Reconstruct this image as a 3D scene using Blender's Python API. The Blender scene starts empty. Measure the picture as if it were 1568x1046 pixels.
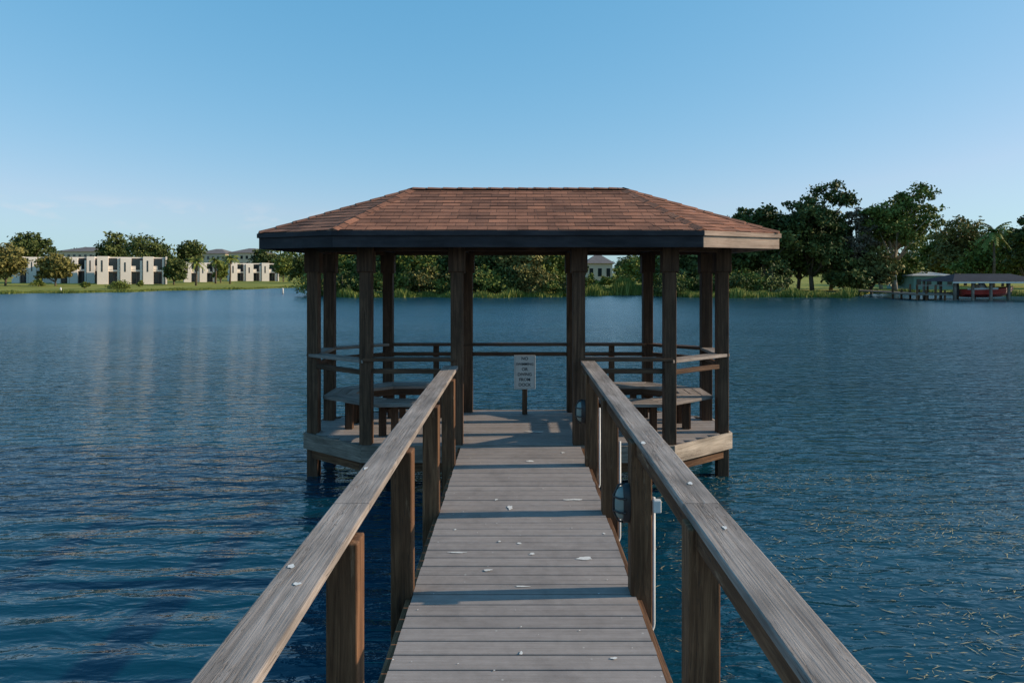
import bpy, math, random
import numpy as np
from mathutils import Vector, Matrix
random.seed(7); rng=np.random.default_rng(7)
F=1045.0; CX=793.0; CY=418.0; H=2.62; DECK=0.56
def PX(px,D): return (px-CX)*D/F
def PZ(py,D): return H-(py-CY)*D/F
scn=bpy.context.scene
col=scn.collection

# ---------------------------------------------------------------- nodes
class M:
    def __init__(s,name,rough=0.7,spec=0.3):
        s.m=bpy.data.materials.new(name); s.m.use_nodes=True
        s.n=s.m.node_tree.nodes; s.l=s.m.node_tree.links
        s.b=s.n['Principled BSDF']; s.b.inputs['Roughness'].default_value=rough
        s.b.inputs['Specular IOR Level'].default_value=spec
        s.out=s.n['Material Output']
    def node(s,t,**k):
        x=s.n.new(t)
        for a,v in k.items(): setattr(x,a,v)
        return x
    def link(s,a,b): s.l.new(a,b)
    def coord(s,kind='Object',scale=(1,1,1),loc=(0,0,0)):
        tc=s.node('ShaderNodeTexCoord'); mp=s.node('ShaderNodeMapping')
        mp.inputs['Scale'].default_value=scale; mp.inputs['Location'].default_value=loc
        s.link(tc.outputs[kind],mp.inputs['Vector']); return mp.outputs['Vector']
    def noise(s,vec,scale=1,detail=4,rough=0.6,dist=0):
        x=s.node('ShaderNodeTexNoise'); x.inputs['Scale'].default_value=scale
        x.inputs['Detail'].default_value=detail; x.inputs['Roughness'].default_value=rough
        x.inputs['Distortion'].default_value=dist; s.link(vec,x.inputs['Vector']); return x.outputs['Fac']
    def ramp(s,fac,stops,interp='LINEAR'):
        r=s.node('ShaderNodeValToRGB'); cr=r.color_ramp; cr.interpolation=interp
        while len(cr.elements)<len(stops): cr.elements.new(0.5)
        for e,(p,c) in zip(cr.elements,stops):
            e.position=p; e.color=(c,c,c,1) if not isinstance(c,tuple) else (*c,1)
        s.link(fac,r.inputs['Fac']); return r.outputs['Color']
    def mix(s,fac,a,b,mode='MIX'):
        x=s.node('ShaderNodeMixRGB',blend_type=mode)
        for sock,v in ((x.inputs[0],fac),(x.inputs[1],a),(x.inputs[2],b)):
            if isinstance(v,(int,float)): sock.default_value=v
            elif isinstance(v,tuple): sock.default_value=(*v,1)
            else: s.link(v,sock)
        return x.outputs[0]
    def math(s,op,a,b=0.0):
        x=s.node('ShaderNodeMath',operation=op)
        for sock,v in ((x.inputs[0],a),(x.inputs[1],b)):
            if isinstance(v,(int,float)): sock.default_value=v
            else: s.link(v,sock)
        return x.outputs[0]
    def bump(s,h,dist=0.005,strength=1.0,normal=None):
        x=s.node('ShaderNodeBump'); x.inputs['Distance'].default_value=dist
        x.inputs['Strength'].default_value=strength; s.link(h,x.inputs['Height'])
        if normal is not None: s.link(normal,x.inputs['Normal'])
        return x.outputs['Normal']
    def color(s,c):
        if isinstance(c,tuple): s.b.inputs['Base Color'].default_value=(*c,1)
        else: s.link(c,s.b.inputs['Base Color'])
    def normal(s,nn): s.link(nn,s.b.inputs['Normal'])

def wood(name,dark,mid,light,rough=0.75,grain=28,bumpd=0.004,patch=0.0,patchcol=(0.5,0.45,0.38),crack=0.0):
    m=M(name,rough,0.2)
    oi=m.node('ShaderNodeObjectInfo')
    tc=m.node('ShaderNodeTexCoord')
    add=m.node('ShaderNodeVectorMath',operation='ADD'); m.link(tc.outputs['Object'],add.inputs[0])
    sc=m.node('ShaderNodeMath',operation='MULTIPLY'); sc.inputs[1].default_value=37.0
    m.link(oi.outputs['Random'],sc.inputs[0]); m.link(sc.outputs[0],add.inputs[1])
    def mapd(s):
        mp=m.node('ShaderNodeMapping'); mp.inputs['Scale'].default_value=s; m.link(add.outputs[0],mp.inputs['Vector']); return mp.outputs['Vector']
    g=m.noise(mapd((1.3,grain,grain)),1.0,6,0.65,1.2)
    g2=m.noise(mapd((2.2,6,6)),1.0,4,0.6)
    c=m.ramp(g,[(0.3,dark),(0.5,mid),(0.72,light)])
    v=m.ramp(g2,[(0.3,0.62),(0.7,1.25)])
    c=m.mix(1.0,c,v,'MULTIPLY')
    rv=m.node('ShaderNodeMapRange'); rv.inputs['To Min'].default_value=0.82; rv.inputs['To Max'].default_value=1.15
    m.link(oi.outputs['Random'],rv.inputs['Value'])
    c=m.mix(1.0,c,rv.outputs[0],'MULTIPLY')
    if patch>0:
        p=m.noise(mapd((1.5,9,9)),1.6,5,0.7)
        p=m.ramp(p,[(1-patch-0.04,0.0),(1-patch+0.04,1.0)])
        c=m.mix(p,c,patchcol)
    h=g
    if crack>0:
        k=m.noise(mapd((2.0,42,42)),1.0,2,0.5,2.2)
        k=m.ramp(k,[(0.475,0.0),(0.5,1.0),(0.525,0.0)])
        kk=m.ramp(m.noise(mapd((1.6,7,7)),1.3,3,0.6),[(0.45,0.0),(0.58,1.0)])
        k=m.math('MULTIPLY',k,kk)
        c=m.mix(m.math('MULTIPLY',k,crack),c,(0.04,0.034,0.03))
        h=m.math('SUBTRACT',g,m.math('MULTIPLY',k,0.5))
    m.color(c); m.normal(m.bump(h,bumpd,0.8))
    return m.m

def plain(name,c,rough=0.6,spec=0.3,var=0.15,scale=3):
    m=M(name,rough,spec); v=m.coord('Object')
    n=m.noise(v,scale,5,0.65)
    c2=tuple(x*(1-var) for x in c); c3=tuple(min(1,x*(1+var)) for x in c)
    m.color(m.ramp(n,[(0.3,c2),(0.7,c3)])); m.normal(m.bump(n,0.003,0.4)); return m.m

W_RAIL=wood('weathered_rail_wood',(0.18,0.150,0.130),(0.29,0.248,0.220),(0.39,0.34,0.305),grain=48,bumpd=0.006,crack=0.75)
W_POST=wood('stained_post_wood',(0.065,0.03,0.015),(0.14,0.07,0.036),(0.27,0.145,0.076),grain=24,patch=0.33,patchcol=(0.27,0.17,0.105),crack=0.7)
W_GAZ=wood('gazebo_post_wood',(0.05,0.026,0.016),(0.095,0.052,0.031),(0.18,0.10,0.06),grain=26,crack=0.5)
W_FASC=wood('shaded_fascia_paint',(0.028,0.026,0.03),(0.038,0.034,0.038),(0.058,0.05,0.052),grain=10,bumpd=0.001)  # dark paint, with the shade of the faces off the sun in its colour
W_PEEL_LIT=wood('sunlit_peeling_fascia',(0.32,0.21,0.15),(0.46,0.33,0.25),(0.56,0.45,0.35),grain=24,patch=0.27,patchcol=(0.10,0.07,0.07))  # peeling wood, lightened to carry sunlight on the right-hand fascia
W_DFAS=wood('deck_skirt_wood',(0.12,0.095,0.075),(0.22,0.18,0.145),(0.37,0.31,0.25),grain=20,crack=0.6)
W_DLIT=wood('sunlit_skirt_wood',(0.28,0.22,0.17),(0.45,0.37,0.29),(0.58,0.49,0.40),grain=20,crack=0.6)  # lit copy of the skirt wood: sunlight put into the base colour
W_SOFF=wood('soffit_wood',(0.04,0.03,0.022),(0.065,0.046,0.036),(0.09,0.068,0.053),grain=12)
WHITE=plain('white_pvc',(0.62,0.62,0.60),0.4,0.5,0.08,12)
BLACK=plain('black_metal',(0.02,0.02,0.022),0.4,0.5,0.2,12)
def glassm():
    m=M('frosted_glass',0.2,0.5); m.color((0.22,0.27,0.25)); return m.m
FROST=glassm()

def deckmat():
    m=M('composite_deck',0.75,0.2)
    geo=m.node('ShaderNodeNewGeometry')
    v=m.coord('Object',(2.0,60,60)); g=m.noise(v,1,4,0.6)
    v2=m.coord('Object',(1,1,1)); s=m.noise(v2,2.3,6,0.7); s2=m.noise(v2,14,4,0.7)
    c=m.ramp(g,[(0.3,(0.255,0.225,0.208)),(0.7,(0.325,0.288,0.270))])
    r=m.ramp(geo.outputs['Random Per Island'],[(0,0.90),(1,1.07)])
    c=m.mix(1,c,r,'MULTIPLY')
    c=m.mix(1,c,m.ramp(s,[(0.30,0.78),(0.5,1.0),(0.75,1.10)]),'MULTIPLY')
    c=m.mix(1,c,m.ramp(s2,[(0.3,0.9),(0.7,1.06)]),'MULTIPLY')
    vo=m.node('ShaderNodeTexVoronoi'); vo.inputs['Scale'].default_value=7; m.link(v2,vo.inputs['Vector'])
    sp=m.ramp(vo.outputs['Distance'],[(0.03,1.0),(0.06,0.0)])
    c=m.mix(m.math('MULTIPLY',sp,0.5),c,(0.6,0.58,0.54))
    m.color(c)
    w=m.node('ShaderNodeTexWave',bands_direction='Y'); w.inputs['Scale'].default_value=12; m.link(v2,w.inputs['Vector'])
    nn=m.bump(w.outputs['Fac'],0.0015,0.6); nn=m.bump(g,0.002,0.5,nn); m.normal(nn); return m.m
DECKM=deckmat()

def shinglemat():
    m=M('asphalt_shingles',0.9,0.15)
    tc=m.node('ShaderNodeTexCoord'); b=m.node('ShaderNodeTexBrick')
    m.link(tc.outputs['UV'],b.inputs['Vector'])
    b.offset=0.37; b.offset_frequency=2; b.squash=1.0
    b.inputs['Scale'].default_value=1; b.inputs['Brick Width'].default_value=0.23; b.inputs['Row Height'].default_value=0.125
    b.inputs['Mortar Size'].default_value=0.004; b.inputs['Mortar Smooth'].default_value=0.3
    b.inputs['Color1'].default_value=(0.40,0.175,0.105,1); b.inputs['Color2'].default_value=(0.20,0.097,0.064,1)
    b.inputs['Mortar'].default_value=(0.10,0.052,0.036,1); b.inputs['Bias'].default_value=-0.1
    n=m.noise(tc.outputs['UV'],3.0,5,0.7); n2=m.noise(tc.outputs['UV'],90,3,0.8); n3=m.noise(tc.outputs['UV'],0.9,3,0.6)
    c=m.mix(1,b.outputs['Color'],m.ramp(n,[(0.3,(0.68,0.68,0.70)),(0.55,(1,1,1)),(0.75,(1.25,1.15,1.05))]),'MULTIPLY')
    c=m.mix(1,c,m.ramp(n2,[(0.3,0.7),(0.7,1.3)]),'MULTIPLY')
    c=m.mix(1,c,m.ramp(n3,[(0.35,0.8),(0.65,1.12)]),'MULTIPLY')
    m.color(c); m.normal(m.bump(n2,0.003,0.6)); return m.m
SHING=shinglemat()

# ---------------------------------------------------------------- mesh helpers
def empty(name,loc=(0,0,0)):
    e=bpy.data.objects.new(name,None); e.location=loc; e.empty_display_size=0.2; col.objects.link(e); return e
def mkobj(name,verts,faces,mat,parent=None,mw=None,smooth=False):
    me=bpy.data.meshes.new(name); me.from_pydata([tuple(v) for v in verts],[],faces); me.update()
    if mat: me.materials.append(mat)
    if smooth:
        for p in me.polygons: p.use_smooth=True
    o=bpy.data.objects.new(name,me); col.objects.link(o)
    if parent: o.parent=parent
    if mw is not None: o.matrix_local=mw
    return o
BF=[(0,3,2,1),(4,5,6,7),(0,1,5,4),(1,2,6,5),(2,3,7,6),(3,0,4,7)]
def bev(o,w=0.004):
    b=o.modifiers.new('bevel','BEVEL'); b.width=w; b.segments=2; b.limit_method='ANGLE'; return o
def beam(name,p0,p1,w,h,mat,parent,bw=0.005,up=(0,0,1)):
    p0=Vector(p0); p1=Vector(p1); x=(p1-p0); L=x.length; x.normalize()
    upv=Vector(up)
    if abs(x.dot(upv))>0.99: upv=Vector((0,1,0))
    y=upv.cross(x).normalized(); z=x.cross(y)
    mw=Matrix(((x[0],y[0],z[0],0),(x[1],y[1],z[1],0),(x[2],y[2],z[2],0),(0,0,0,1)))
    mw.translation=(p0+p1)/2
    a,b,c=L/2,w/2,h/2
    vs=[(-a,-b,-c),(a,-b,-c),(a,b,-c),(-a,b,-c),(-a,-b,c),(a,-b,c),(a,b,c),(-a,b,c)]
    o=mkobj(name,vs,BF,mat,parent,mw)
    if bw: bev(o,bw)
    return o
def prism(name,q,z0,z1,mat,parent,bw=0.004):
    a=Vector((*q[0],0)); x=(Vector((*q[1],0))-a).normalized(); y=Vector((0,0,1)).cross(x)
    mw=Matrix(((x[0],y[0],0,0),(x[1],y[1],0,0),(0,0,1,0),(0,0,0,1))); mw.translation=Vector((a.x,a.y,(z0+z1)/2))
    inv=mw.inverted(); h=(z1-z0)/2
    vs=[]
    for s in (-h,h):
        for p in q:
            v=inv@Vector((p[0],p[1],mw.translation.z)); vs.append((v.x,v.y,s))
    o=mkobj(name,vs,BF,mat,parent,mw)
    import bmesh
    bm=bmesh.new(); bm.from_mesh(o.data); bmesh.ops.recalc_face_normals(bm,faces=bm.faces); bm.to_mesh(o.data); bm.free()
    if bw: bev(o,bw)
    return o
def offset_poly(P,d):
    n=len(P); out=[]
    for i in range(n):
        a=Vector(P[i-1]); b=Vector(P[i]); c=Vector(P[(i+1)%n])
        e1=(b-a).normalized(); e2=(c-b).normalized()
        n1=Vector((e1.y,-e1.x)); n2=Vector((e2.y,-e2.x))
        m=(n1+n2); k=d/ (0.5*m.length_squared) if m.length>0 else 0
        out.append(tuple(b+m*k*1.0))
    return out
def lerp2(a,b,t): return (a[0]+(b[0]-a[0])*t,a[1]+(b[1]-a[1])*t)
def tube(path,radii,sides=6):
    vs=[];fs=[]
    n=len(path)
    for i,(p,r) in enumerate(zip(path,radii)):
        p=Vector(p); d=(Vector(path[min(i+1,n-1)])-Vector(path[max(i-1,0)])).normalized()
        u=d.cross(Vector((0.31,0.9,0.1))).normalized(); v=d.cross(u)
        for k in range(sides):
            a=2*math.pi*k/sides; vs.append(p+u*(r*math.cos(a))+v*(r*math.sin(a)))
    for i in range(n-1):
        for k in range(sides):
            a=i*sides+k; b=i*sides+(k+1)%sides; fs.append((a,b,b+sides,a+sides))
    fs.append(tuple(range(sides-1,-1,-1))); fs.append(tuple(range((n-1)*sides,n*sides)))
    return vs,fs

# ================================================================ DOCK WALKWAY
dock=empty('wooden_dock')
DX0,DX1=-0.675,0.75
PP=[(-1.83,8.25),(1.83,8.25),(2.65,8.87),(2.65,9.62),(1.93,10.17),(-1.93,10.17),(-2.65,9.62),(-2.65,8.87)]
DP=offset_poly(PP,0.12)
def xr(y,P):
    xs=[]
    for i in range(len(P)):
        a=P[i]; b=P[(i+1)%len(P)]
        if (a[1]-y)*(b[1]-y)<0:
            xs.append(a[0]+(b[0]-a[0])*(y-a[1])/(b[1]-a[1]))
    return (min(xs),max(xs)) if len(xs)>=2 else None
vs=[];fs=[]
def addboard(x0,x1,y0,y1,z0,z1):
    b=len(vs); c=0.004; 
    zt=z1+random.uniform(-0.0015,0.0015)
    prof=[(y0,z0),(y1,z0),(y1,zt-c),(y1-c,zt),(y0+c,zt),(y0,zt-c)]
    for x in (x0,x1):
        for (y,z) in prof: vs.append((x,y,z))
    n=6
    for k in range(n):
        fs.append((b+k,b+k+n,b+(k+1)%n+n,b+(k+1)%n))
    fs.append(tuple(b+k for k in range(n))); fs.append(tuple(b+n+k for k in reversed(range(n))))
bw=0.1395; gap=0.011
y=-9.0
while y<8.10:
    addboard(DX0+random.uniform(-.004,.004),DX1+random.uniform(-.004,.004),y,y+bw-gap,DECK-0.028,DECK); y+=bw
o=mkobj('walkway_boards',vs,fs,DECKM,dock)
vs=[];fs=[]
gaz=empty('gazebo')
IN=offset_poly(PP,0.085)
while y<10.25:
    ra=xr(max(y,8.172),IN); rb=xr(min(y+bw-gap,10.25),IN)
    if ra and rb: addboard(max(ra[0],rb[0]),min(ra[1],rb[1]),y,y+bw-gap,DECK-0.028,DECK)
    y+=bw
mkobj('floor_boards',vs,fs,DECKM,gaz)
for sx,x in (('left',DX0-0.022),('right',DX1+0.022)):
    beam('edge_stringer_'+sx,(x,-9,DECK-0.115),(x,8.12,DECK-0.115),0.038,0.19,W_POST,dock)
for x in (-0.3,0.4): beam('joist',(x,-9,DECK-0.12),(x,8.12,DECK-0.12),0.04,0.18,W_POST,dock)
LZ=H-1.10; RZ=H-1.04
ys=[2.95-1.465*3,2.95-1.465*2,2.95-1.465,2.95,4.42,5.88,7.33]
for yy in ys:
    for side,xc,zt in (('left',-0.745,LZ),('right',0.79,RZ)):
        o=beam('rail_post_'+side,(xc,yy,-0.9),(xc,yy,zt-0.042),0.135,0.135,W_POST,dock,0.008,up=(0,1,0))
    beam('cross_brace',(-0.67,yy+0.06,0.22),(0.72,yy+0.06,0.22),0.04,0.14,W_POST,dock)
for nm,xa,xb,zt,joints in (('left',-0.885,-0.71,LZ,[-7.5,-1.0,3.27,8.12]),('right',0.745,0.915,RZ,[-7.5,-1.3,3.09,8.1])):
    for a,b in zip(joints[:-1],joints[1:]):
        beam('rail_cap_'+nm,((xa+xb)/2,a+0.002,zt-0.02),((xa+xb)/2,b-0.002,zt-0.02),xb-xa,0.04,W_RAIL,dock,0.006)
beam('under_rail_right',(0.775,-7.4,RZ-0.085),(0.775,8.1,RZ-0.085),0.038,0.088,W_POST,dock)
def pipe(name,path,r,mat,parent,sides=10):
    v,f=tube(path,[r]*len(path),sides); return mkobj(name,v,f,mat,parent,smooth=True)
cond=empty('electrical_conduit')
for yy in (4.42,5.88,7.33):
    x=0.79+0.0675+0.016; yf=yy-0.03
    zb=DECK-0.25
    pts=[(x,yf,1.18),(x,yf,zb+0.06)]
    for k in range(1,6):
        a=k*math.pi/10; pts.append((x-0.06*(1-math.cos(a)),yf-0.04*(1-math.cos(a)),zb+0.06-0.06*math.sin(a)))
    pts.append((x-0.13,yf-0.1,zb-0.003))
    pipe('pipe',pts,0.011,WHITE,cond)
    if yy<5: beam('junction_box',(x+0.012,yf-0.045,1.10),(x+0.012,yf-0.045,1.18),0.05,0.045,WHITE,cond,0.006,up=(0,1,0))
def bulkhead(yy):
    L=empty('bulkhead_light',(0.7215,yy,DECK+0.575))
    def oval(nm,prof,mat):
        v=[];f=[];n=24
        for (dx,s) in prof:
            for k in range(n):
                a=2*math.pi*k/n; v.append((dx,0.062*s*math.cos(a),0.128*s*math.sin(a)))
        for i in range(len(prof)-1):
            for k in range(n): f.append((i*n+k,i*n+(k+1)%n,(i+1)*n+(k+1)%n,(i+1)*n+k))
        f.append(tuple(range((len(prof)-1)*n,len(prof)*n)))
        return mkobj(nm,v,f,mat,L,smooth=True)
    oval('base',[(0,1.0),(-0.04,1.0),(-0.044,0.95),(-0.044,0.8)],BLACK)
    oval('globe',[(-0.04,0.84),(-0.06,0.82),(-0.08,0.7),(-0.093,0.45),(-0.096,0.1)],FROST)
    for zz in (-0.045,0.045):
        v,f=tube([(-0.03,0.066,zz),(-0.07,0.060,zz),(-0.100,0.02,zz),(-0.100,-0.02,zz),(-0.07,-0.060,zz),(-0.03,-0.066,zz)],[0.007]*6,6)
        mkobj('cage_bar',v,f,BLACK,L,smooth=True)
    v,f=tube([(-0.03,0,0.128),(-0.07,0,0.116),(-0.1,0,0.052),(-0.103,0,-0.052),(-0.07,0,-0.116),(-0.03,0,-0.128)],[0.007]*6,6)
    mkobj('cage_bar',v,f,BLACK,L,smooth=True)
bulkhead(4.42); bulkhead(7.33)

# ================================================================ GAZEBO
n=8
D2=offset_poly(DP,-0.04)
for i in range(n):
    a,b=DP[i],DP[(i+1)%n]; c,d=D2[(i+1)%n],D2[i]
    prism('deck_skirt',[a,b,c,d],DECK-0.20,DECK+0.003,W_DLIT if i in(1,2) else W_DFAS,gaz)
D3=offset_poly(DP,-0.06); D4=offset_poly(DP,-0.10)
for i in range(n):
    prism('rim_joist',[D3[i],D3[(i+1)%n],D4[(i+1)%n],D4[i]],DECK-0.32,DECK-0.04,W_POST,gaz,0)
extra=[(-0.735,8.25),(0.735,8.25),(-0.745,10.17),(0.80,10.17)]
for (x,yy) in PP+extra:
    beam('post',(x,yy,-0.9),(x,yy,3.02),0.145,0.145,W_GAZ,gaz,0.007,up=(0,1,0))
    for dx,dy in ((-0.085,0),(0.085,0)):
        beam('post_capital_plate',(x+dx,yy,2.62),(x+dx,yy,2.93),0.15,0.025,W_GAZ,gaz,0.004,up=(1,0,0))
    beam('post_capital_front',(x,yy-0.088,2.64),(x,yy-0.088,2.93),0.195,0.03,W_GAZ,gaz,0.004,up=(0,1,0))
B0=offset_poly(PP,0.05); B1=offset_poly(PP,-0.05)
for i in range(n): prism('header_beam',[B0[i],B0[(i+1)%n],B1[(i+1)%n],B1[i]],2.885,3.03,W_GAZ,gaz)
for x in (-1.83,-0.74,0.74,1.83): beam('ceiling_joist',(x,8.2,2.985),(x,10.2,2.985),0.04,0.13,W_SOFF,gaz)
def seg(name,PO,PI,i,t0,t1,z0,z1,mat,par=gaz):
    a,b=PO[i],PO[(i+1)%n]; d,c=PI[i],PI[(i+1)%n]
    return prism(name,[lerp2(a,b,t0),lerp2(a,b,t1),lerp2(d,c,t1),lerp2(d,c,t0)],z0,z1,mat,par)
R0=offset_poly(PP,0.088); R1=offset_poly(PP,-0.088); r0=offset_poly(PP,0.03); r1=offset_poly(PP,-0.03)
tl=(-0.735+1.83)/3.66; tr=(0.735+1.83)/3.66
for i in range(n):
    parts=[(0,tl),(tr,1)] if i==0 else [(0,1)]
    for (a,b) in parts:
        top=DECK+1.02 if i!=0 else DECK+1.04
        seg('rail_cap',R0,R1,i,a,b,top-0.038,top,W_RAIL if i in(1,2,5,6,7) else W_GAZ)
        seg('lower_rail',r0,r1,i,a,b,top-0.19,top-0.135,W_GAZ)
for x in (-1.22,1.4): beam('rail_stub',(x,10.2,DECK),(x,10.2,DECK+0.98),0.085,0.04,W_GAZ,gaz,0.004,up=(0,1,0))
def bench(side):
    B=empty('bench')
    segs=[(1,0,1),(2,0,1),(3,0,1),(4,0,0.24),(0,0.80,1)] if side=='r' else [(5,0,1),(6,0,1),(7,0,1),(0,0,0.20),(4,0.76,1)]
    for (i,t0,t1) in segs:
        for a,b in ((0.10,0.225),(0.235,0.36),(0.37,0.49)):
            seg('seat_slat',offset_poly(PP,-a),offset_poly(PP,-b),i,t0,t1,DECK+0.42,DECK+0.458,W_RAIL,B)
        seg('apron',offset_poly(PP,-0.44),offset_poly(PP,-0.475),i,t0,t1,DECK+0.33,DECK+0.417,W_GAZ,B)
        for t in (t0+0.04,t1-0.04):
            q=offset_poly(PP,-0.40); p=lerp2(q[i],q[(i+1)%n],t)
            beam('leg',(p[0],p[1],DECK),(p[0],p[1],DECK+0.418),0.085,0.085,W_GAZ,B,0.004,up=(0,1,0))
bench('l'); bench('r')
# roof
EZ=3.107; RZ_=3.756
E=[(-2.1,7.72),(2.1,7.72),(3.18,8.3),(3.18,10.15),(2.1,10.75),(-2.1,10.75),(-3.15,10.15),(-3.15,8.3)]
A=(-1.42,9.23,RZ_); Bt=(1.43,9.23,RZ_)
tops=[(A,Bt),(Bt,Bt),(Bt,Bt),(Bt,Bt),(Bt,A),(A,A),(A,A),(A,A)]
rv=[];rf=[];ruv=[]
for i in range(n):
    e0=Vector((*E[i],EZ)); e1=Vector((*E[(i+1)%n],EZ)); t0=Vector(tops[i][0]); t1=Vector(tops[i][1])
    ed=(e1-e0).normalized(); up=(t0-e0)-ed*((t0-e0).dot(ed)); sl=up.length; upn=up.normalized(); nn=ed.cross(upn).normalized()
    if nn.z<0: nn=-nn
    rows=max(3,int(round(sl/0.125)))
    for r in range(rows):
        f0=r/rows; f1=(r+1)/rows
        L0=e0.lerp(t0,f0); L1=e1.lerp(t1,f0); U0=e0.lerp(t0,f1); U1=e1.lerp(t1,f1)
        m=max(1,int((L1-L0).length/0.23)) if (L1-L0).length>0.01 else 1
        for k in range(m):
            a=L0.lerp(L1,k/m); b=L0.lerp(L1,(k+1)/m); c=U0.lerp(U1,(k+1)/m); d=U0.lerp(U1,k/m)
            th=0.0065+random.uniform(-0.002,0.003); dn=-upn*random.uniform(0,0.010)
            base=len(rv)
            P=[a+nn*th+dn,b+nn*th+dn,c+nn*0.001,d+nn*0.001,a-nn*0.004+dn,b-nn*0.004+dn]
            rv+=P
            rf.append((base,base+1,base+2,base+3)); rf.append((base+4,base+5,base+1,base))
            def uv(p): return ((p-e0).dot(ed)+i*3.1,(p-e0).dot(upn)*0.125/(sl/rows)+i*0.125*7+0.002)
            ruv+= [uv(P[0]),uv(P[1]),uv(P[2]),uv(P[3]),uv(P[4]),uv(P[5]),uv(P[1]),uv(P[0])]
ro=mkobj('roof_shingles',rv,rf,SHING,gaz)
ul=ro.data.uv_layers.new(name='UVMap')
ul.data.foreach_set('uv',np.array(ruv,dtype=np.float32).ravel())
def capline(p,q,name):
    p=Vector(p); q=Vector(q); L=(q-p).length; k=max(1,int(L/0.2)); v=[];f=[];uvs=[]
    d=(q-p).normalized(); s=d.cross(Vector((0,0,1))).normalized()
    for j in range(k):
        a=p+d*(L*j/k); b=p+d*(L*(j+1)/k+0.02); base=len(v)
        w=0.085
        v+=[a-s*w+Vector((0,0,-0.006)),a+Vector((0,0,0.026)),a+s*w-Vector((0,0,0.006)),b-s*w-Vector((0,0,0.012)),b+Vector((0,0,0.016)),b+s*w-Vector((0,0,0.012))]
        f+=[(base,base+1,base+4,base+3),(base+1,base+2,base+5,base+4),(base,base+2,base+1)]
        o_=random.random()*5
        uvs+=[(o_,o_),(o_+.1,o_),(o_+.1,o_+.1),(o_,o_+.1)]*2+[(o_,o_)]*3
    o=mkobj(name,v,f,SHING,gaz); u=o.data.uv_layers.new(name='UVMap'); u.data.foreach_set('uv',np.array(uvs,dtype=np.float32).ravel())
for i in range(n):
    capline((*E[i],EZ),A if i in(0,5,6,7) else Bt,'hip_cap')
capline(A,Bt,'ridge_cap')
sv=[(*e,EZ-0.03) for e in offset_poly(E,-0.02)]+[(A[0],A[1],RZ_-0.05),(Bt[0],Bt[1],RZ_-0.05)]
sf=[(1,0,8,9),(2,1,9),(3,2,9),(4,3,9),(5,4,9,8),(6,5,8),(7,6,8),(0,7,8)]
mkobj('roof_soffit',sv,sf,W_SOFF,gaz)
for k in range(13):
    x=-1.42+k*2.85/12
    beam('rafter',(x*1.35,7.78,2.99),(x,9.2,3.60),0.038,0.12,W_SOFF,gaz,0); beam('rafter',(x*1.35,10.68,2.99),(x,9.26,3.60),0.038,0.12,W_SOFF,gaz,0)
E1=offset_poly(E,-0.035); E2=offset_poly(E,-0.0)
E3=offset_poly(E,0.022)
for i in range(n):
    mt=W_PEEL_LIT if i in (1,2) else W_FASC
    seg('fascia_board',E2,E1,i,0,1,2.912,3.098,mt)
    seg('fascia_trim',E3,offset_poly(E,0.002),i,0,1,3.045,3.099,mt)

# warning sign
sg=empty('warning_sign',(0.10,9.98,DECK))
beam('sign_post',(0,0,0),(0,0,0.80),0.075,0.04,W_GAZ,sg,0.004,up=(0,1,0))
SB=plain('sign_white',(0.62,0.61,0.58),0.5,0.4,0.08,8)
o=beam('sign_panel',(0,-0.032,0.37),(0,-0.032,0.865),0.31,0.012,SB,sg,0.003,up=(0,1,0))
INK=plain('sign_ink',(0.03,0.03,0.035),0.6,0.3,0.1)
def txt(t,z,size):
    c=bpy.data.curves.new('lettering','FONT'); c.body=t; c.size=size; c.align_x='CENTER'; c.align_y='CENTER'; c.offset=0.0008; c.extrude=0.0006
    c.materials.append(INK); o=bpy.data.objects.new('lettering',c); col.objects.link(o); o.parent=sg
    o.location=(0,-0.0405,z); o.rotation_euler=(math.pi/2,0,0)
for t,z in (('NO',0.815),('SWIMMING',0.735),('OR',0.66),('DIVING',0.585),('FROM',0.51),('DOCK',0.435)): txt(t,z,0.062 if t!='SWIMMING' else 0.05)
for q in (((-.14,.385),(.14,.385)),((-.14,.85),(.14,.85)),((-.14,.385),(-.14,.85)),((.14,.385),(.14,.85))):
    beam('border',(q[0][0],-0.0388,q[0][1]),(q[1][0],-0.0388,q[1][1]),0.001,0.004,INK,sg,0,up=(0,0.99,0.01))

# bird droppings
drop=plain('dropping_white',(0.66,0.65,0.62),0.8,0.2,0.15,40)
bv=[];bf=[]
def splat(x,y,z,rx,ry,xmin,xmax):
    b=len(bv); k=22; bv.append((x,y,z))
    p1,p2,p3=[random.random()*6.28 for _ in range(3)]
    for j in range(k):
        a=2*math.pi*j/k; r=1+0.16*math.sin(2*a+p1)+0.14*math.sin(3*a+p2)+0.12*math.sin(5*a+p3)+random.uniform(-0.1,0.1)
        bv.append((min(max(x+rx*r*math.cos(a),xmin),xmax),y+ry*r*math.sin(a),z))
    for j in range(k): bf.append((b,b+1+j,b+1+(j+1)%k))
sp=[(781,777,9,6),(812,706,11,3),(895,855,28,5),(747,873,14,3),(798,1000,6,5),(820,661,28,2),(940,1008,14,3),(795,832,8,2.5),(815,848,9,3),(700,846,28,2),(878,765,30,2.5),(800,898,22,2),(862,693,5,2),(697,811,4,2),(760,765,5,2),(925,817,4,2),(765,829,5,2),(600,1010,7,3)]
for (a,b,w,h) in sp:
    D=F*(H-DECK)/(b-CY); splat(PX(a,D),D,DECK+0.005,w*0.46*D/F,h*0.46*D*D/(F*(H-DECK)),-0.67,0.74)
for _ in range(40):
    yy=random.uniform(1.5,9.5); r=random.uniform(0.002,0.005); splat(random.uniform(-.62,.7),yy,DECK+0.005,r,r*1.3,-0.67,0.74)
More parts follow.
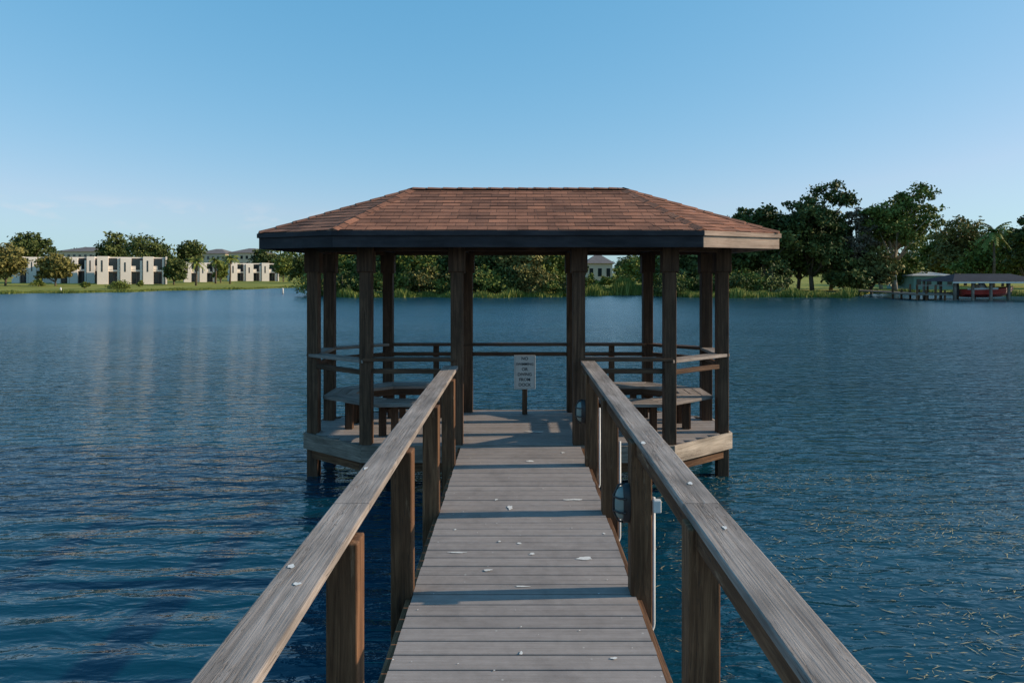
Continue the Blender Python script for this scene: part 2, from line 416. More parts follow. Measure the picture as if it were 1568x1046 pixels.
for (a,b,w,h,s) in [(446,867,12,6,-1),(455,894,12,5,-1),(985,678,8,4,1),(1110,808,8,4,1),(1057,740,8,4,1),(560,717,7,3,-1)]:
    zt=LZ if s<0 else RZ; D=F*(H-zt)/(b-CY)
    x=PX(a,D); x=min(max(x,-0.87),-0.725) if s<0 else min(max(x,0.76),0.9)
    splat(x,D,zt+0.003,w*0.45*D/F,h*0.5*D*D/(F*(H-zt)),-0.88 if s<0 else 0.75,-0.715 if s<0 else 0.91)
mkobj('bird_droppings',bv,bf,drop)

# ================================================================ TERRAIN + WATER
ctrl=[(-3200,60),(-700,70),(-300,78),(0,85),(200,95),(380,112),(455,122),(476,118),(488,80),(520,74),(700,73),(860,74),(900,80),(985,82),(1010,76),(1100,73),(1300,73),(1330,88),(1400,86),(1430,80),(1568,78),(1800,70),(2600,60)]
ths=[math.atan((a-CX)/F) for a,_ in ctrl]; rs=[d/math.cos(t) for (a,d),t in zip(ctrl,ths)]
ths=[-math.pi]+ths+[math.pi]; rs=[11]+rs+[11]
def R(th):
    r=float(np.interp(th,ths,rs)); return r*(1+0.012*math.sin(th*37)+0.008*math.sin(th*91+1))
def gz(x,y):
    r=math.hypot(x,y); th=math.atan2(x,y); d=r-R(th)
    if d<0: return max(-1.5,d*0.15)
    return 0.28*(1-math.exp(-d/1.2))+min(d*0.0045,1.0)+0.05*math.sin(x*.13)*math.sin(y*.11)*min(1,d/8)
na=720; tv=[];tf=[]
off=[-60,-20,-6,-2,-0.7,0,0.4,0.9,1.6,2.8,5,9,15,24,36,55,90,160,400,1200,4500]
for i in range(na):
    th=-math.pi+2*math.pi*i/na; Rr=R(th)
    for k,o_ in enumerate(off):
        r=max(1.0+0.1*k,Rr+o_); x=r*math.sin(th); y_=r*math.cos(th); z=gz(x,y_) if o_>=0 else max(-1.5,o_*0.15)-0.02
        tv.append((x,y_,z if o_<1000 else 1.2))
m_=len(off)
for i in range(na):
    j=(i+1)%na
    for k in range(m_-1): tf.append((i*m_+k,i*m_+k+1,j*m_+k+1,j*m_+k))
def grassm():
    m=M('grass_ground',0.9,0.1); v=m.coord('Object')
    a=m.noise(v,0.09,5,0.6); b=m.noise(v,2.5,5,0.7)
    c=m.ramp(a,[(0.3,(0.17,0.19,0.035)),(0.55,(0.28,0.28,0.06)),(0.75,(0.36,0.31,0.10))])
    c=m.mix(1,c,m.ramp(b,[(0.3,0.6),(0.7,1.2)]),'MULTIPLY'); m.color(c); m.normal(m.bump(b,0.15,0.8)); return m.m
mkobj('ground',tv,tf,grassm(),smooth=True)

def waterm():
    m=M('lake_water',0.05,0.5); m.b.inputs['IOR'].default_value=1.333
    v=m.coord('Object')
    big=m.noise(m.coord('Object',(0.05,0.09,1)),1,3,0.5)
    big2=m.noise(m.coord('Object',(0.16,0.35,1),(3,1,0)),1,3,0.6)
    c=m.ramp(big2,[(0.3,(0.001,0.034,0.062)),(0.7,(0.003,0.052,0.086))])
    sx=m.node('ShaderNodeSeparateXYZ'); m.link(v,sx.inputs[0])
    def rng_(sock,a,b,c0=0.0,c1=1.0):
        r=m.node('ShaderNodeMapRange'); r.inputs['From Min'].default_value=a; r.inputs['From Max'].default_value=b
        r.inputs['To Min'].default_value=c0; r.inputs['To Max'].default_value=c1; m.link(sock,r.inputs['Value']); return r.outputs[0]
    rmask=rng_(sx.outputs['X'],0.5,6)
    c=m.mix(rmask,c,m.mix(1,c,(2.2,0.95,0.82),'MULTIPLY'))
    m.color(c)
    # small unresolved chop on the open lake is carried by roughness instead of bump
    m.link(rng_(sx.outputs['Y'],10,40,0.05,0.24),m.b.inputs['Roughness'])
    w1=m.noise(m.coord('Object',(1.2,3.3,1)),1.5,2,0.5,0.7)
    w2=m.noise(m.coord('Object',(3.4,7.5,1)),1.3,3,0.6,0.4)
    w3=m.noise(m.coord('Object',(0.22,0.6,1)),1.0,2,0.5,0.2)
    wv=m.node('ShaderNodeTexWave',wave_type='RINGS',rings_direction='SPHERICAL'); wv.inputs['Scale'].default_value=0.72
    wv.inputs['Distortion'].default_value=3.0; wv.inputs['Detail'].default_value=3; wv.inputs['Detail Scale'].default_value=0.4
    m.link(m.coord('Object',(0.6,1,1),(1.2,10,0)),wv.inputs['Vector'])
    near=rng_(sx.outputs['Y'],13,4); left=rng_(sx.outputs['X'],1.5,-2)
    nl=m.math('MULTIPLY',near,left); nr=m.math('MULTIPLY',near,rng_(sx.outputs['X'],0.5,2.5))
    hw=m.math('MULTIPLY',m.math('MULTIPLY',wv.outputs['Fac'],nl),0.26)
    calm=m.ramp(big,[(0.35,0.6),(0.6,1.0)])
    fine=m.math('MULTIPLY',m.math('ADD',m.math('MULTIPLY',w1,1.15),m.math('MULTIPLY',w2,0.36)),calm)
    k=m.math('SUBTRACT',1.0,m.math('ADD',m.math('MULTIPLY',nl,0.55),m.math('MULTIPLY',nr,0.60))); fine=m.math('MULTIPLY',fine,k)
    h=m.math('ADD',m.math('ADD',fine,hw),m.math('MULTIPLY',w3,0.5))
    h=m.math('MULTIPLY',h,rng_(sx.outputs['Y'],20,60,1.0,0.3))
    m.normal(m.bump(h,0.10,1.0)); return m.m
S=5000
mkobj('lake_water',[(-S,-S,0),(S,-S,0),(S,S,0),(-S,S,0)],[(0,1,2,3)],waterm())

wm=plain('pondweed_olive',(0.36,0.32,0.19),0.8,0.2,0.5,5)
wv_=[];wf=[]
cl=[(random.uniform(1.3,9),random.uniform(2.4,9)) for _ in range(60)]
for _ in range(6500):
    q=random.random()
    if q<0.55:
        c=random.choice(cl); x=random.gauss(c[0],0.5); yy=random.gauss(c[1],0.16)
    elif q<0.64:
        x=random.uniform(3.0,5.6); yy=6.8+0.2*math.sin(x*2.2)+random.gauss(0,.28)
    else: x=random.uniform(1.1,9.5); yy=random.uniform(2,9)
    if x<1.05: continue
    a=random.gauss(0,0.6) if random.random()<.5 else random.random()*3.14; L=random.uniform(0.008,0.045)*random.choice([.5,.8,1.5]); w=random.uniform(0.002,0.0055)
    dx,dy=math.cos(a)*L,math.sin(a)*L; px,py=-math.sin(a)*w,math.cos(a)*w; b=len(wv_)
    wv_+=[(x-dx,yy-dy,0.006),(x+px,yy+py,0.007),(x+dx,yy+dy,0.006),(x-px,yy-py,0.007)]; wf.append((b,b+1,b+2,b+3))
mkobj('floating_pondweed',wv_,wf,wm)

# ================================================================ TREES
def leafm(name,c1,c2,c3):
    m=M(name,0.6,0.15)
    at=m.node('ShaderNodeAttribute',attribute_name='tint')
    c=m.ramp(at.outputs['Fac'],[(0.0,c1),(0.5,c2),(1.0,c3)])
    m.color(c); return m.m
LD=leafm('foliage_dark',(0.03,0.045,0.014),(0.085,0.112,0.032),(0.18,0.19,0.055))
LG=leafm('foliage_green',(0.055,0.085,0.018),(0.145,0.175,0.036),(0.27,0.28,0.068))
LO=leafm('foliage_olive',(0.08,0.08,0.028),(0.18,0.165,0.05),(0.30,0.25,0.08))
LB=leafm('foliage_brown',(0.10,0.085,0.055),(0.19,0.15,0.10),(0.28,0.22,0.15))
LR=leafm('reed_green',(0.06,0.10,0.02),(0.15,0.19,0.035),(0.25,0.26,0.07))
BARK=plain('bark',(0.13,0.10,0.075),0.9,0.1,0.4,4)
BARKL=plain('pale_bark',(0.38,0.33,0.27),0.9,0.1,0.3,4)
LEAFK=0.78; LEAFS=0.98
def quads(P,size,flat=0.25,elong=1.7):
    N=len(P); nrm=rng.normal(size=(N,3)); nrm[:,2]+=flat; nrm/=np.linalg.norm(nrm,axis=1)[:,None]
    t=rng.normal(size=(N,3)); u=np.cross(nrm,t); u/=np.linalg.norm(u,axis=1)[:,None]; v=np.cross(nrm,u)
    s=(size*rng.uniform(0.5,1.4,N))[:,None]
    V=np.empty((N,4,3)); V[:,0]=P-u*s*elong*.5; V[:,1]=P+v*s*.5; V[:,2]=P+u*s*elong*.5; V[:,3]=P-v*s*.5
    return V.reshape(-1,3)
def build(name,parts,parent=None):
    mats=[];V=[];LI=[];LS=[];LT=[];MI=[];T=[];off=0;lo=0
    for (v,f,mat,t) in parts:
        if mat not in mats: mats.append(mat)
        mi=mats.index(mat); v=np.asarray(v,dtype=np.float32).reshape(-1,3)
        if f is None:
            k=len(v)//4; li=np.arange(len(v))+off; ls=np.arange(k)*4+lo; lt=np.full(k,4)
        else:
            li=np.array([i for q in f for i in q])+off; lt=np.array([len(q) for q in f]); ls=np.concatenate([[0],np.cumsum(lt)[:-1]])+lo
        V.append(v);LI.append(li);LS.append(ls);LT.append(lt);MI.append(np.full(len(lt),mi)); T.append(np.full(len(v),0.5) if t is None else t)
        off+=len(v);lo+=len(li)
    V=np.concatenate(V);LI=np.concatenate(LI);LS=np.concatenate(LS);LT=np.concatenate(LT);MI=np.concatenate(MI);T=np.concatenate(T)
    me=bpy.data.meshes.new(name); me.vertices.add(len(V)); me.vertices.foreach_set('co',V.astype(np.float32).ravel())
    me.loops.add(len(LI)); me.loops.foreach_set('vertex_index',LI.astype(np.int32))
    me.polygons.add(len(LS)); me.polygons.foreach_set('loop_start',LS.astype(np.int32))
    me.polygons.foreach_set('material_index',MI.astype(np.int32))
    for m in mats: me.materials.append(m)
    me.update(calc_edges=True); me.validate()
    a=me.attributes.new('tint','FLOAT','POINT'); a.data.foreach_set('value',T.astype(np.float32))
    o=bpy.data.objects.new(name,me); col.objects.link(o)
    if parent: o.parent=parent
    return o
def tree_parts(x,y,h,w,leaf,bark,nl=14000,ls=0.3,low=0.25,ncl=26,lean=0.0,cs=0.24,limbs=True,base=None,taper=0.0):
    nl=int(nl*LEAFK); ls*=LEAFS
    z0=gz(x,y) if base is None else base
    parts=[]; tr=0.018*h+0.05
    path=[];rad=[]; bx=random.uniform(-1,1)*0.04*h
    for k in range(7):
        t=k/6; path.append((x+lean*t*h+bx*math.sin(t*4),y+0.02*h*math.sin(t*5),z0-0.2+t*h*0.86)); rad.append(tr*(1-0.85*t)+0.015)
    v,f=tube(path,rad,7); parts.append((v,f,bark,None))
    cz0=z0+low*h; cz1=z0+h; cc=np.array([x+lean*h*0.6,y,(cz0+cz1)/2]); rr=np.array([w/2,w/2*0.9,(cz1-cz0)/2])
    C=[]
    for k in range(ncl):
        d=rng.normal(size=3); d/=np.linalg.norm(d); q=rng.uniform(0.35,0.98)
        if d[2]<-0.6: d[2]*=0.6
        # some branches reach further out than others so the outline is uneven
        q*=1+0.22*math.sin(3*math.atan2(d[2],d[0])+x)
        c=cc+d*rr*q; C.append((c,rng.uniform(0.5,1.35)*cs*w*(1.15-0.35*min(q,1))))
    C.append((cc+np.array([rng.uniform(-.1,.1)*w,0,rr[2]*0.86]),cs*w*0.55))
    for (c,r) in C:
        if limbs and r>0 and random.random()<0.75:
            t=min(0.9,max(0.2,(c[2]-z0)/h*0.62)); i=int(t/0.86*6); i=min(i,5); s=Vector(path[i])
            e=Vector(c); mid=s.lerp(e,0.5)+Vector((0,0,-0.01*h))
            v,f=tube([s,mid,e],[rad[i]*0.55,rad[i]*0.33,0.02],5); parts.append((v,f,bark,None))
    wts=np.array([r*r for _,r in C]); wts/=wts.sum(); P=[];T=[]
    for (c,r),q in zip(C,wts):
        k=int(nl*q)
        ns=12; sub=rng.normal(size=(ns,3)); sub/=np.linalg.norm(sub,axis=1)[:,None]; sub*=r*rng.uniform(0.45,1.25,(ns,1)); sub[:,2]*=0.65
        idx=rng.integers(0,ns,k); p=c+sub[idx]+rng.normal(size=(k,3))*r*0.25*np.array([1,1,0.7])
        P.append(p); tt=rng.uniform(-.18,.18)+0.42+rng.uniform(-.22,.22,ns)[idx]+rng.normal(0,0.14,k); T.append(tt)
    P=np.concatenate(P); T=np.clip(np.concatenate(T),0,1); keep=P[:,2]>z0+0.05; P=P[keep];T=T[keep]
    parts.append((quads(P,ls),None,leaf,np.repeat(T,4)))
    return parts
def tree(name,px,D,top,wpx,leaf=LD,bark=BARK,**k):
    x=PX(px,D); y=D; g=gz(x,y); h=PZ(top,D)-g; w=wpx*D/F
    return build(name,tree_parts(x,y,h,w,leaf,bark,**k))
tree('oak_tree',8,118,374,62,LO,nl=9000,low=0.12)
tree('oak_tree',45,200,356,62,LD,nl=8000,ls=0.45,low=0.15)
tree('shade_tree',85,116,388,46,LO,nl=8000,low=0.08,cs=0.22)
tree('oak_tree',176,195,359,50,LD,nl=7000,ls=0.45,low=0.15)
tree('oak_tree',236,185,364,70,LD,nl=8000,ls=0.42,low=0.2)
tree('oak_tree',290,190,367,42,LD,nl=6000,ls=0.42,low=0.2)
tree('shade_tree',266,130,392,32,LD,nl=7000,low=0.03)
tree('shade_tree',338,150,400,22,LG,nl=4000,low=0.1)
tree('shade_tree',405,200,378,40,LD,nl=6000,ls=0.4,low=0.1)
tree('shade_tree',434,165,394,36,LG,nl=6000,low=0.05)
tree('shade_tree',462,150,392,34,LD,nl=6000,low=0.02)
parts=[]
for px,D,top,w in [(493,86,402,40),(515,82,388,60),(545,84,380,70),(590,80,372,80),(635,79,378,70),(670,84,366,80),(715,80,374,80),(760,82,364,80),(800,79,376,70),(838,80,380,66),(868,86,392,46),(700,98,362,100),(810,96,366,90)]:
    x=PX(px,D); parts+=tree_parts(x,D,PZ(top,D)-gz(x,D),w*D/F*1.05,random.choice([LD,LD,LG,LO]),BARK,nl=8500,ls=0.26,low=0.02,ncl=22,cs=0.25)
for px in range(490,872,17):
    D=76+random.random()*2; x=PX(px,D); h=random.uniform(1.4,3.2)
    parts+=tree_parts(x,D,h,h*1.7,random.choice([LD,LG,LO]),BARK,nl=1500,ls=0.18,low=0.0,ncl=9,limbs=False)
build('tree_grove',parts)
parts=[]
for px,D,top,w in [(965,150,392,50),(985,125,394,50),(1010,98,384,60),(1050,84,366,72),(1085,86,340,80)]:
    x=PX(px,D); parts+=tree_parts(x,D,PZ(top,D)-gz(x,D),w*D/F*1.05,random.choice([LD,LG]),BARK,nl=8000,ls=0.28,low=0.02,ncl=22)
for px,D,h in [(905,112,2.0),(925,110,1.6),(945,112,2.4),(962,108,2.0)]:
    x=PX(px,D); parts+=tree_parts(x,D,h,h*1.6,LG,BARK,nl=1500,ls=0.2,low=0.0,ncl=9,limbs=False)
for px in range(1020,1200,18):
    D=76+random.random()*3; x=PX(px,D); h=random.uniform(1.4,3.2)
    parts+=tree_parts(x,D,h,h*1.6,random.choice([LD,LG]),BARK,nl=1500,ls=0.18,low=0.0,ncl=9,limbs=False)
build('lakeside_thicket',parts)
tree('cypress_tree',1132,88,314,88,LD,nl=16000,low=0.06,ncl=38,cs=.18)
tree('cypress_tree',1174,86,312,94,LD,nl=17000,low=0.06,ncl=40,cs=.18)
tree('cypress_tree',1205,92,332,72,LD,nl=10000,low=0.05,ncl=28)
tree('tall_oak_tree',1244,86,282,112,LD,nl=30000,low=0.08,ncl=66,cs=0.15,ls=0.26)
tree('tall_oak_tree',1222,90,322,84,LD,nl=12000,low=0.05,ncl=30,cs=.2)
tree('tall_oak_tree',1272,90,318,74,LD,nl=12000,low=0.05,ncl=30,cs=.2)
tree('bare_willow_tree',1314,88,312,74,LB,BARKL,nl=9000,low=0.08,ncl=50,cs=0.12,ls=0.2)
tree('shade_tree',1292,84,392,60,LD,nl=8000,low=0.0,ncl=22)
tree('shade_tree',1335,86,376,60,LO,nl=8000,low=0.0,ncl=26)
tree('eucalyptus_tree',1372,88,294,132,LG,BARKL,nl=19000,low=0.34,ncl=52,cs=0.115,ls=0.24,lean=0.07)
tree('eucalyptus_tree',1350,98,312,80,LG,BARKL,nl=11000,low=0.2,ncl=36,cs=0.14,ls=0.25)
tree('shade_tree',1380,100,392,56,LG,nl=7000,low=0.02)
tree('oak_tree',1478,118,340,98,LO,nl=17000,low=0.08,ncl=42,cs=0.17,ls=0.32)
tree('oak_tree',1440,125,356,64,LG,nl=9000,low=0.1,ls=0.34)
tree('oak_tree',1535,110,358,90,LG,nl=12000,low=0.06,ls=0.3)
tree('oak_tree',1572,92,332,56,LD,nl=11000,low=0.12)
tree('oak_tree',1640,100,330,110,LD,nl=9000,low=0.1)
def palm(px,D,top,hf=1.0):
    x=PX(px,D); g=gz(x,D); h=PZ(top,D)-g; parts=[]
    v,f=tube([(x,D,g-.1),(x+.12,D,g+h*.4),(x+.05,D,g+h*.85)],[.2,.15,.13],7); parts.append((v,f,BARK,None))
    Q=[]
    for k in range(30):
        a=k*2.4; el=random.uniform(-0.6,1.2); L=random.uniform(1.4,2.1)*hf; pr=None
        for s in range(9):
            t=s/8; r=L*t*math.cos(el*(1-t*.4)); z=g+h*.86+L*t*math.sin(el)-0.9*t*t*hf
            p=Vector((x+.05+r*math.cos(a),D+r*math.sin(a),z))
            if pr is not None:
                sd=Vector((-math.sin(a),math.cos(a),0)); w=0.35*(1-abs(t-.45))*hf
                for sg_ in (-1,1):
                    Q+=[pr,p,p+sd*w*sg_-Vector((0,0,.18)),p.lerp(pr,.55)+sd*w*sg_-Vector((0,0,.16))]
            pr=p
    parts.append((np.array([tuple(q) for q in Q]),None,LG,rng.uniform(.2,.9,len(Q))))
    build('palm_tree',parts)
palm(1521,90,340,1.3); palm(352,140,388); palm(300,125,394,.9); palm(330,142,392,.9)
parts=[]
for px in list(range(-420,2000,24)):
    if 880<px<950: continue
    D=random.uniform(250,300)
    x=PX(px,D); t=random.uniform(382,399); parts+=tree_parts(x,D,PZ(t,D)-gz(x,D),random.uniform(10,17),random.choice([LD,LG]),BARK,nl=1500,ls=0.8,low=0.0,ncl=14,limbs=False)
build('distant_treeline',parts)
for px,D,w,h in [(130,100,12,0.9),(182,99,34,1.0),(60,112,16,1.2),(215,112,10,1.0)]:
    x=PX(px,D); build('shrub',tree_parts(x,D,h,w*D/F,LG,BARK,nl=2500,ls=0.13,low=0.0,ncl=12,limbs=False))
Q=[];T=[]
def reed(px0,px1,N,h0,h1,d0=-0.2,d1=2.0):
    for _ in range(N):
        px=random.uniform(px0,px1); th=math.atan((px-CX)/F); r=R(th)+random.uniform(d0,d1); x=r*math.sin(th); y=r*math.cos(th); z=max(-0.02,gz(x,y))
        h=random.uniform(h0,h1)*(0.7+0.5*math.sin(px*.11)*math.sin(px*.037+1)); a=random.random()*6.28; w=0.05+h*0.03; lx=random.gauss(0,.18)*h
        c,s=math.cos(a)*w,math.sin(a)*w
        Q.extend([(x-c,y-s,z),(x+c,y+s,z),(x+lx+c*.2,y,z+h),(x+lx-c*.2,y,z+h)]); T.extend([random.random()]*4)
reed(-200,480,8000,0.08,0.3,-0.1,1.5); reed(480,880,6000,0.2,0.8); reed(880,1010,8000,0.6,1.6,-0.5,6); reed(1010,1330,8000,0.25,0.8,-.3,3); reed(1300,1800,7000,0.12,0.5)
build('shoreline_reeds',[(np.array(Q),None,LR,np.array(T))])

# ================================================================ BUILDINGS
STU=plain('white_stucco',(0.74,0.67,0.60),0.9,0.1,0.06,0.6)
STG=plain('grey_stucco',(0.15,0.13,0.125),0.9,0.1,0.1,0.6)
def winm():
    m=M('window_glass',0.08,0.6); m.color((0.02,0.025,0.03)); return m.m
WIN=winm()
ROOFG=plain('grey_roof',(0.17,0.15,0.145),0.9,0.1,0.15,0.7)
def townhouses(px0,px1,D,top,units,yaw=27):
    x0,x1=PX(px0,D),PX(px1,D); g=min(gz(x0,D),gz(x1,D)); Z=PZ(top,D); B=empty('townhouse_row',(x0,D,g)); W=(x1-x0)/math.cos(math.radians(yaw))*0.97; u=W/units; hh=Z-g
    B.rotation_euler[2]=math.radians(yaw)
    def bx(nm,a0,a1,y0,y1,z0,z1,mat):
        beam(nm,(a0,(y0+y1)/2,(z0+z1)/2),(a1,(y0+y1)/2,(z0+z1)/2),y1-y0,z1-z0,mat,B,0)
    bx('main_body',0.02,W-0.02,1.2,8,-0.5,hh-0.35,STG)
    bx('roof_slab',-0.1,W+0.1,1.0,8.2,hh-0.345,hh-0.12,STU)
    for i in range(units):
        a=i*u; dh=(i%2)*-0.35
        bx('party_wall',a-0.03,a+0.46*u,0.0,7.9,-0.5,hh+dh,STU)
        bx('tall_window',a+0.16*u,a+0.23*u,-0.03,0.05,hh*.45,hh+dh-0.8,WIN)
        bx('balcony',a+0.462*u,a+0.98*u,0.55,1.19,hh*0.46,hh*0.52,STU)
        bx('parapet',a+0.462*u,a+0.66*u,0.50,0.545,hh*0.525,hh*0.66,STU)
        bx('upper_window',a+0.50*u,a+0.80*u,1.12,1.185,hh*0.54,hh*0.90,WIN)
        bx('ground_window',a+0.50*u,a+0.66*u,1.12,1.185,0.15,hh*0.42,WIN)
        bx('door',a+0.70*u,a+0.80*u,1.12,1.185,0.0,hh*0.40,BLACK)
        bx('fin_wall',a+0.85*u,a+0.96*u,0.3,1.21,-0.5,hh*0.92+dh,STU)
    bx('end_wall',W+0.03,W+0.3,-0.2,8.1,-0.5,hh+0.05,STU)
    for zz in (.15,.58):
        for yy in (1.5,5.0): bx('end_window',W+0.301,W+0.33,yy,yy+1.3,hh*zz,hh*(zz+.25),WIN)
townhouses(18,76,140,392,3); townhouses(80,142,136,392,3); townhouses(149,234,130,392,3); townhouses(282,322,156,401,2); townhouses(352,416,170,402,3)
def gable(name,px0,px1,D,eave,top,wall,roof,depth=9,nw=6,base=None):
    x0,x1=PX(px0,D),PX(px1,D); g=gz(x0,D) if base is None else base; B=empty(name,(x0,D,g)); W=x1-x0; he=PZ(eave,D)-g; ht=PZ(top,D)-g
    mkobj('walls',[(0,0,-.5),(W,0,-.5),(W,depth,-.5),(0,depth,-.5),(0,0,he),(W,0,he),(W,depth,he),(0,depth,he)],BF,wall,B)
    o=.5; i=min(depth/2,W/2*.8)
    mkobj('hip_roof',[(-o,-o,he+.01),(W+o,-o,he+.01),(W+o,depth+o,he+.01),(-o,depth+o,he+.01),(i,depth/2,ht),(W-i,depth/2,ht)],[(0,1,5,4),(1,2,5),(2,3,4,5),(3,0,4),(3,2,1,0)],roof,B)
    for k in range(nw):
        c=W*(k+.5)/nw; ww=W/nw*.22
        for q in ((.82,.13),(.55,.13),(.25,.13)) if he>6 else ((.55,.4),):
            beam('window',(c-ww,-.02,he*q[0]),(c+ww,-.02,he*q[0]),.06,he*q[1],WIN,B,0)
            beam('window_sill',(c-ww*1.15,-.06,he*(q[0]-q[1]/2)-.06),(c+ww*1.15,-.06,he*(q[0]-q[1]/2)-.06),.1,.08,STU,B,0)
TAN=plain('tan_stucco',(0.56,0.47,0.37),0.9,.1,.1,.6)
gable('apartment_building',84,152,240,385,377,TAN,ROOFG,14,8)
gable('apartment_building',300,345,245,388,380,TAN,ROOFG,14,6)
gable('apartment_building',350,398,240,387,379,TAN,ROOFG,14,6)
gable('lake_house',899,938,135,403,389,TAN,ROOFG,7,3)
TEAL=plain('teal_siding',(0.20,0.32,0.29),0.8,.2,.1,1)
gable('green_cottage',1399,1462,96,422,415,TEAL,plain('pale_metal_roof',(0.36,0.38,0.38),.7,.2,.1,1),7,4)

bd=empty('covered_boat_dock')
Db=66
x0,x1=PX(1462,Db),PX(1600,Db)
for x in np.linspace(x0,x1,6):
    for yy in (Db,Db+5): beam('piling',(x,yy,-.8),(x,yy,1.85),.2,.2,W_DFAS,bd,0,up=(0,1,0))
ez=PZ(431,Db); rz=PZ(419,Db)
mkobj('hip_roof',[(x0-.5,Db-.5,ez),(x1+.5,Db-.5,ez),(x1+.5,Db+5.5,ez),(x0-.5,Db+5.5,ez),(x0+1.6,Db+2.5,rz),(x1-1.6,Db+2.5,rz)],[(0,1,5,4),(1,2,5),(2,3,4,5),(3,0,4),(3,2,1,0)],plain('dark_metal_roof',(.03,.034,.045),.85,.1,.2,1),bd)
beam('roof_fascia',(x0-.5,Db-.52,ez-.08),(x1+.5,Db-.52,ez-.08),.04,.14,STU,bd,0)
beam('deck',(x0-3.6,Db+2.4,.55),(x0+.2,Db+2.4,.55),4.5,.16,W_DFAS,bd,0)
beam('side_walk',(x0,Db+4.8,.55),(x1,Db+4.8,.55),.9,.16,W_DFAS,bd,0)
beam('shore_walkway',(x0-2,Db+4.6,.57),(x0-2,Db+18,.57),1.4,.14,W_DFAS,bd,0)
for k in range(5):
    x=x0-3.5+k*.9
    for yy in (Db+.25,Db+4.55): beam('piling',(x,yy,-.8),(x,yy,.95 if k%2 else 1.5),.15,.15,W_POST,bd,0,up=(0,1,0))
beam('hand_rail',(x0-3.5,Db+.25,1.42),(x0+.1,Db+.25,1.42),.06,.08,W_RAIL,bd,0)
bt=empty('motorboat',(PX(1484,Db),Db+1.3,0.28))
secs=[(0,.9,.0,.75),(1.2,1.0,-.05,.75),(2.8,1.0,-.05,.8),(4.0,.75,.05,.9),(4.8,.35,.3,1.0),(5.2,.03,.7,1.08)]
v=[];f=[]
for (x,w,kz,dz) in secs: v+=[(x,-w,dz),(x,-w*.85,(kz+dz)/2-.1),(x,0,kz),(x,w*.85,(kz+dz)/2-.1),(x,w,dz)]
for i in range(5):
    for k in range(4): a=i*5+k; f.append((a,a+1,a+6,a+5))
    f.append((i*5+4,i*5,i*5+5,i*5+9))
f.append((0,4,3,2,1))
mkobj('hull',v,f,plain('red_gelcoat',(.5,.06,.045),.3,.5,.1,2),bt)
beam('gunwale',(0.02,-1.02,.80),(3.0,-1.02,.84),.06,.16,WHITE,bt,0); beam('console',(2.0,-.35,1.0),(2.0,.35,1.0),.5,.5,WHITE,bt,.03)
mkobj('windscreen',[(2.3,-.6,.85),(2.3,.6,.85),(2.05,.5,1.35),(2.05,-.5,1.35)],[(0,1,2,3)],WIN,bt)
beam('outboard_motor',(-.35,0,.1),(-.35,0,1.15),.3,.35,BLACK,bt,.05,up=(0,1,0))
for px,py in ((93,448),(433,449)):
    D=F*H/(py-CY); x=PX(px,D); v,f=tube([(x,D,-.3),(x,D,.5),(x,D,.62),(x,D,.75)],[.12,.12,.09,.02],10); mkobj('channel_marker',v,f,WHITE,None,smooth=True)

# ================================================================ LIGHT, SKY, CAMERA
EL=math.radians(23); AZ=math.radians(87)
sd=Vector((math.sin(AZ)*math.cos(EL),math.cos(AZ)*math.cos(EL),math.sin(EL)))
L=bpy.data.lights.new('sun','SUN'); L.energy=5.0; L.angle=math.radians(0.5); L.color=(1.0,0.81,0.60)
lo=bpy.data.objects.new('sun',L); col.objects.link(lo); lo.rotation_euler=(-sd).to_track_quat('-Z','Y').to_euler(); lo.location=(40,0,30)
w=bpy.data.worlds.new('World'); scn.world=w; w.use_nodes=True; N=w.node_tree.nodes; K=w.node_tree.links
sk=N.new('ShaderNodeTexSky'); sk.sky_type='NISHITA'; sk.sun_disc=False; sk.sun_elevation=EL; sk.sun_rotation=AZ
sk.air_density=1.0; sk.dust_density=0.4; sk.ozone_density=2.0; sk.altitude=0
bg=N['Background']; bg.inputs['Strength'].default_value=0.15
def wm_(op,a,b):
    x=N.new('ShaderNodeMath'); x.operation=op
    for s_,v_ in ((x.inputs[0],a),(x.inputs[1],b)):
        if isinstance(v_,(int,float)): s_.default_value=v_
        else: K.new(v_,s_)
    return x.outputs[0]
sc_=N.new('ShaderNodeSeparateColor'); K.new(sk.outputs[0],sc_.inputs[0])
Bc=wm_('MULTIPLY',wm_('POWER',sc_.outputs[2],0.38),2.85)
Gc=wm_('MULTIPLY',wm_('POWER',sc_.outputs[1],0.50),1.90)
Rc=wm_('MINIMUM',wm_('MULTIPLY',wm_('POWER',sc_.outputs[0],1.0),0.80),wm_('MULTIPLY',Gc,0.70))
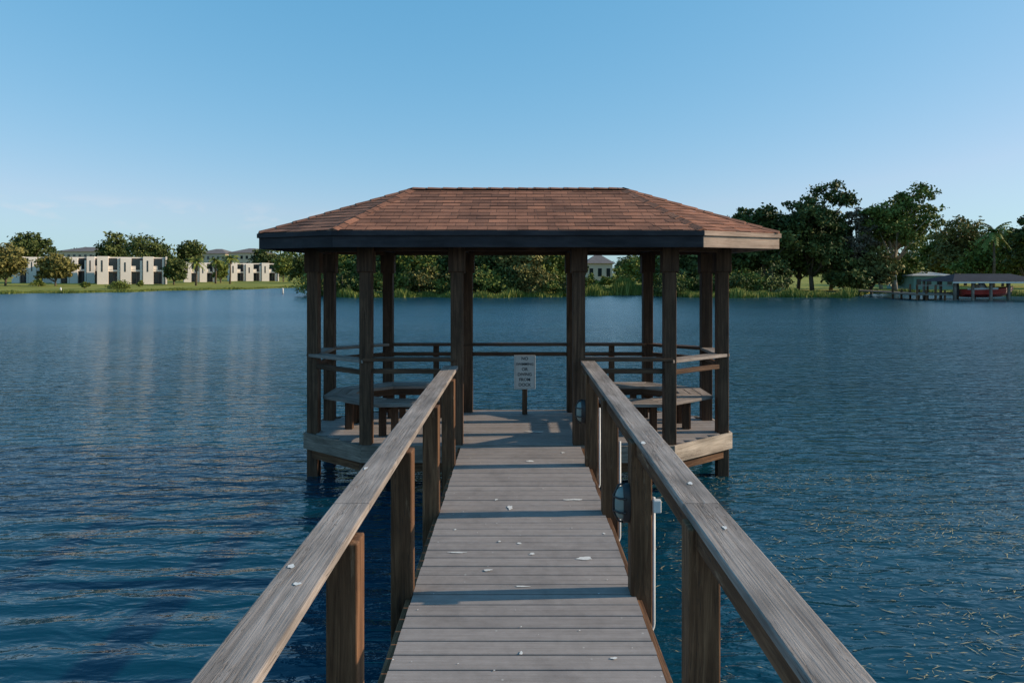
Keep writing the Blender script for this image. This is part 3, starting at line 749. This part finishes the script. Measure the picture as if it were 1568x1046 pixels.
cc_=N.new('ShaderNodeCombineColor'); K.new(Rc,cc_.inputs[0]); K.new(Gc,cc_.inputs[1]); K.new(Bc,cc_.inputs[2])
tc=N.new('ShaderNodeTexCoord'); mp=N.new('ShaderNodeMapping'); mp.inputs['Scale'].default_value=(14,14,40); K.new(tc.outputs['Generated'],mp.inputs['Vector'])
nz=N.new('ShaderNodeTexNoise'); nz.inputs['Scale'].default_value=1.2; nz.inputs['Detail'].default_value=5; K.new(mp.outputs[0],nz.inputs['Vector'])
r1_=N.new('ShaderNodeValToRGB'); r1_.color_ramp.elements[0].position=.52; r1_.color_ramp.elements[1].position=.66; K.new(nz.outputs['Fac'],r1_.inputs[0])
sx=N.new('ShaderNodeSeparateXYZ'); K.new(tc.outputs['Generated'],sx.inputs[0])
r2_=N.new('ShaderNodeValToRGB'); cr=r2_.color_ramp; cr.elements[0].position=.05; cr.elements[0].color=(0,0,0,1); cr.elements[1].position=.10; cr.elements[1].color=(0,0,0,1)
e=cr.elements.new(.075); e.color=(1,1,1,1); K.new(sx.outputs['Z'],r2_.inputs[0])
lm=N.new('ShaderNodeMapRange'); lm.inputs['From Min'].default_value=-0.15; lm.inputs['From Max'].default_value=-0.4; K.new(sx.outputs['X'],lm.inputs['Value'])
mm=wm_('MULTIPLY',wm_('MULTIPLY',r1_.outputs[0],r2_.outputs[0]),lm.outputs[0]); m2=wm_('MULTIPLY',mm,0.5)
mx=N.new('ShaderNodeMixRGB'); mx.inputs[2].default_value=(4.6,4.9,5.4,1); K.new(m2,mx.inputs[0]); K.new(cc_.outputs[0],mx.inputs[1]); K.new(mx.outputs[0],bg.inputs['Color'])

cam=bpy.data.cameras.new('camera'); co=bpy.data.objects.new('camera',cam); col.objects.link(co)
co.location=(0,0,H); co.rotation_euler=(math.pi/2,0,0); cam.sensor_width=36; cam.lens=36*F/1568
cam.shift_x=-9/1568; cam.shift_y=-104.5/1568; cam.clip_start=0.05; cam.clip_end=12000
scn.camera=co
scn.view_settings.view_transform='Standard'; scn.view_settings.look='None'; scn.view_settings.exposure=0
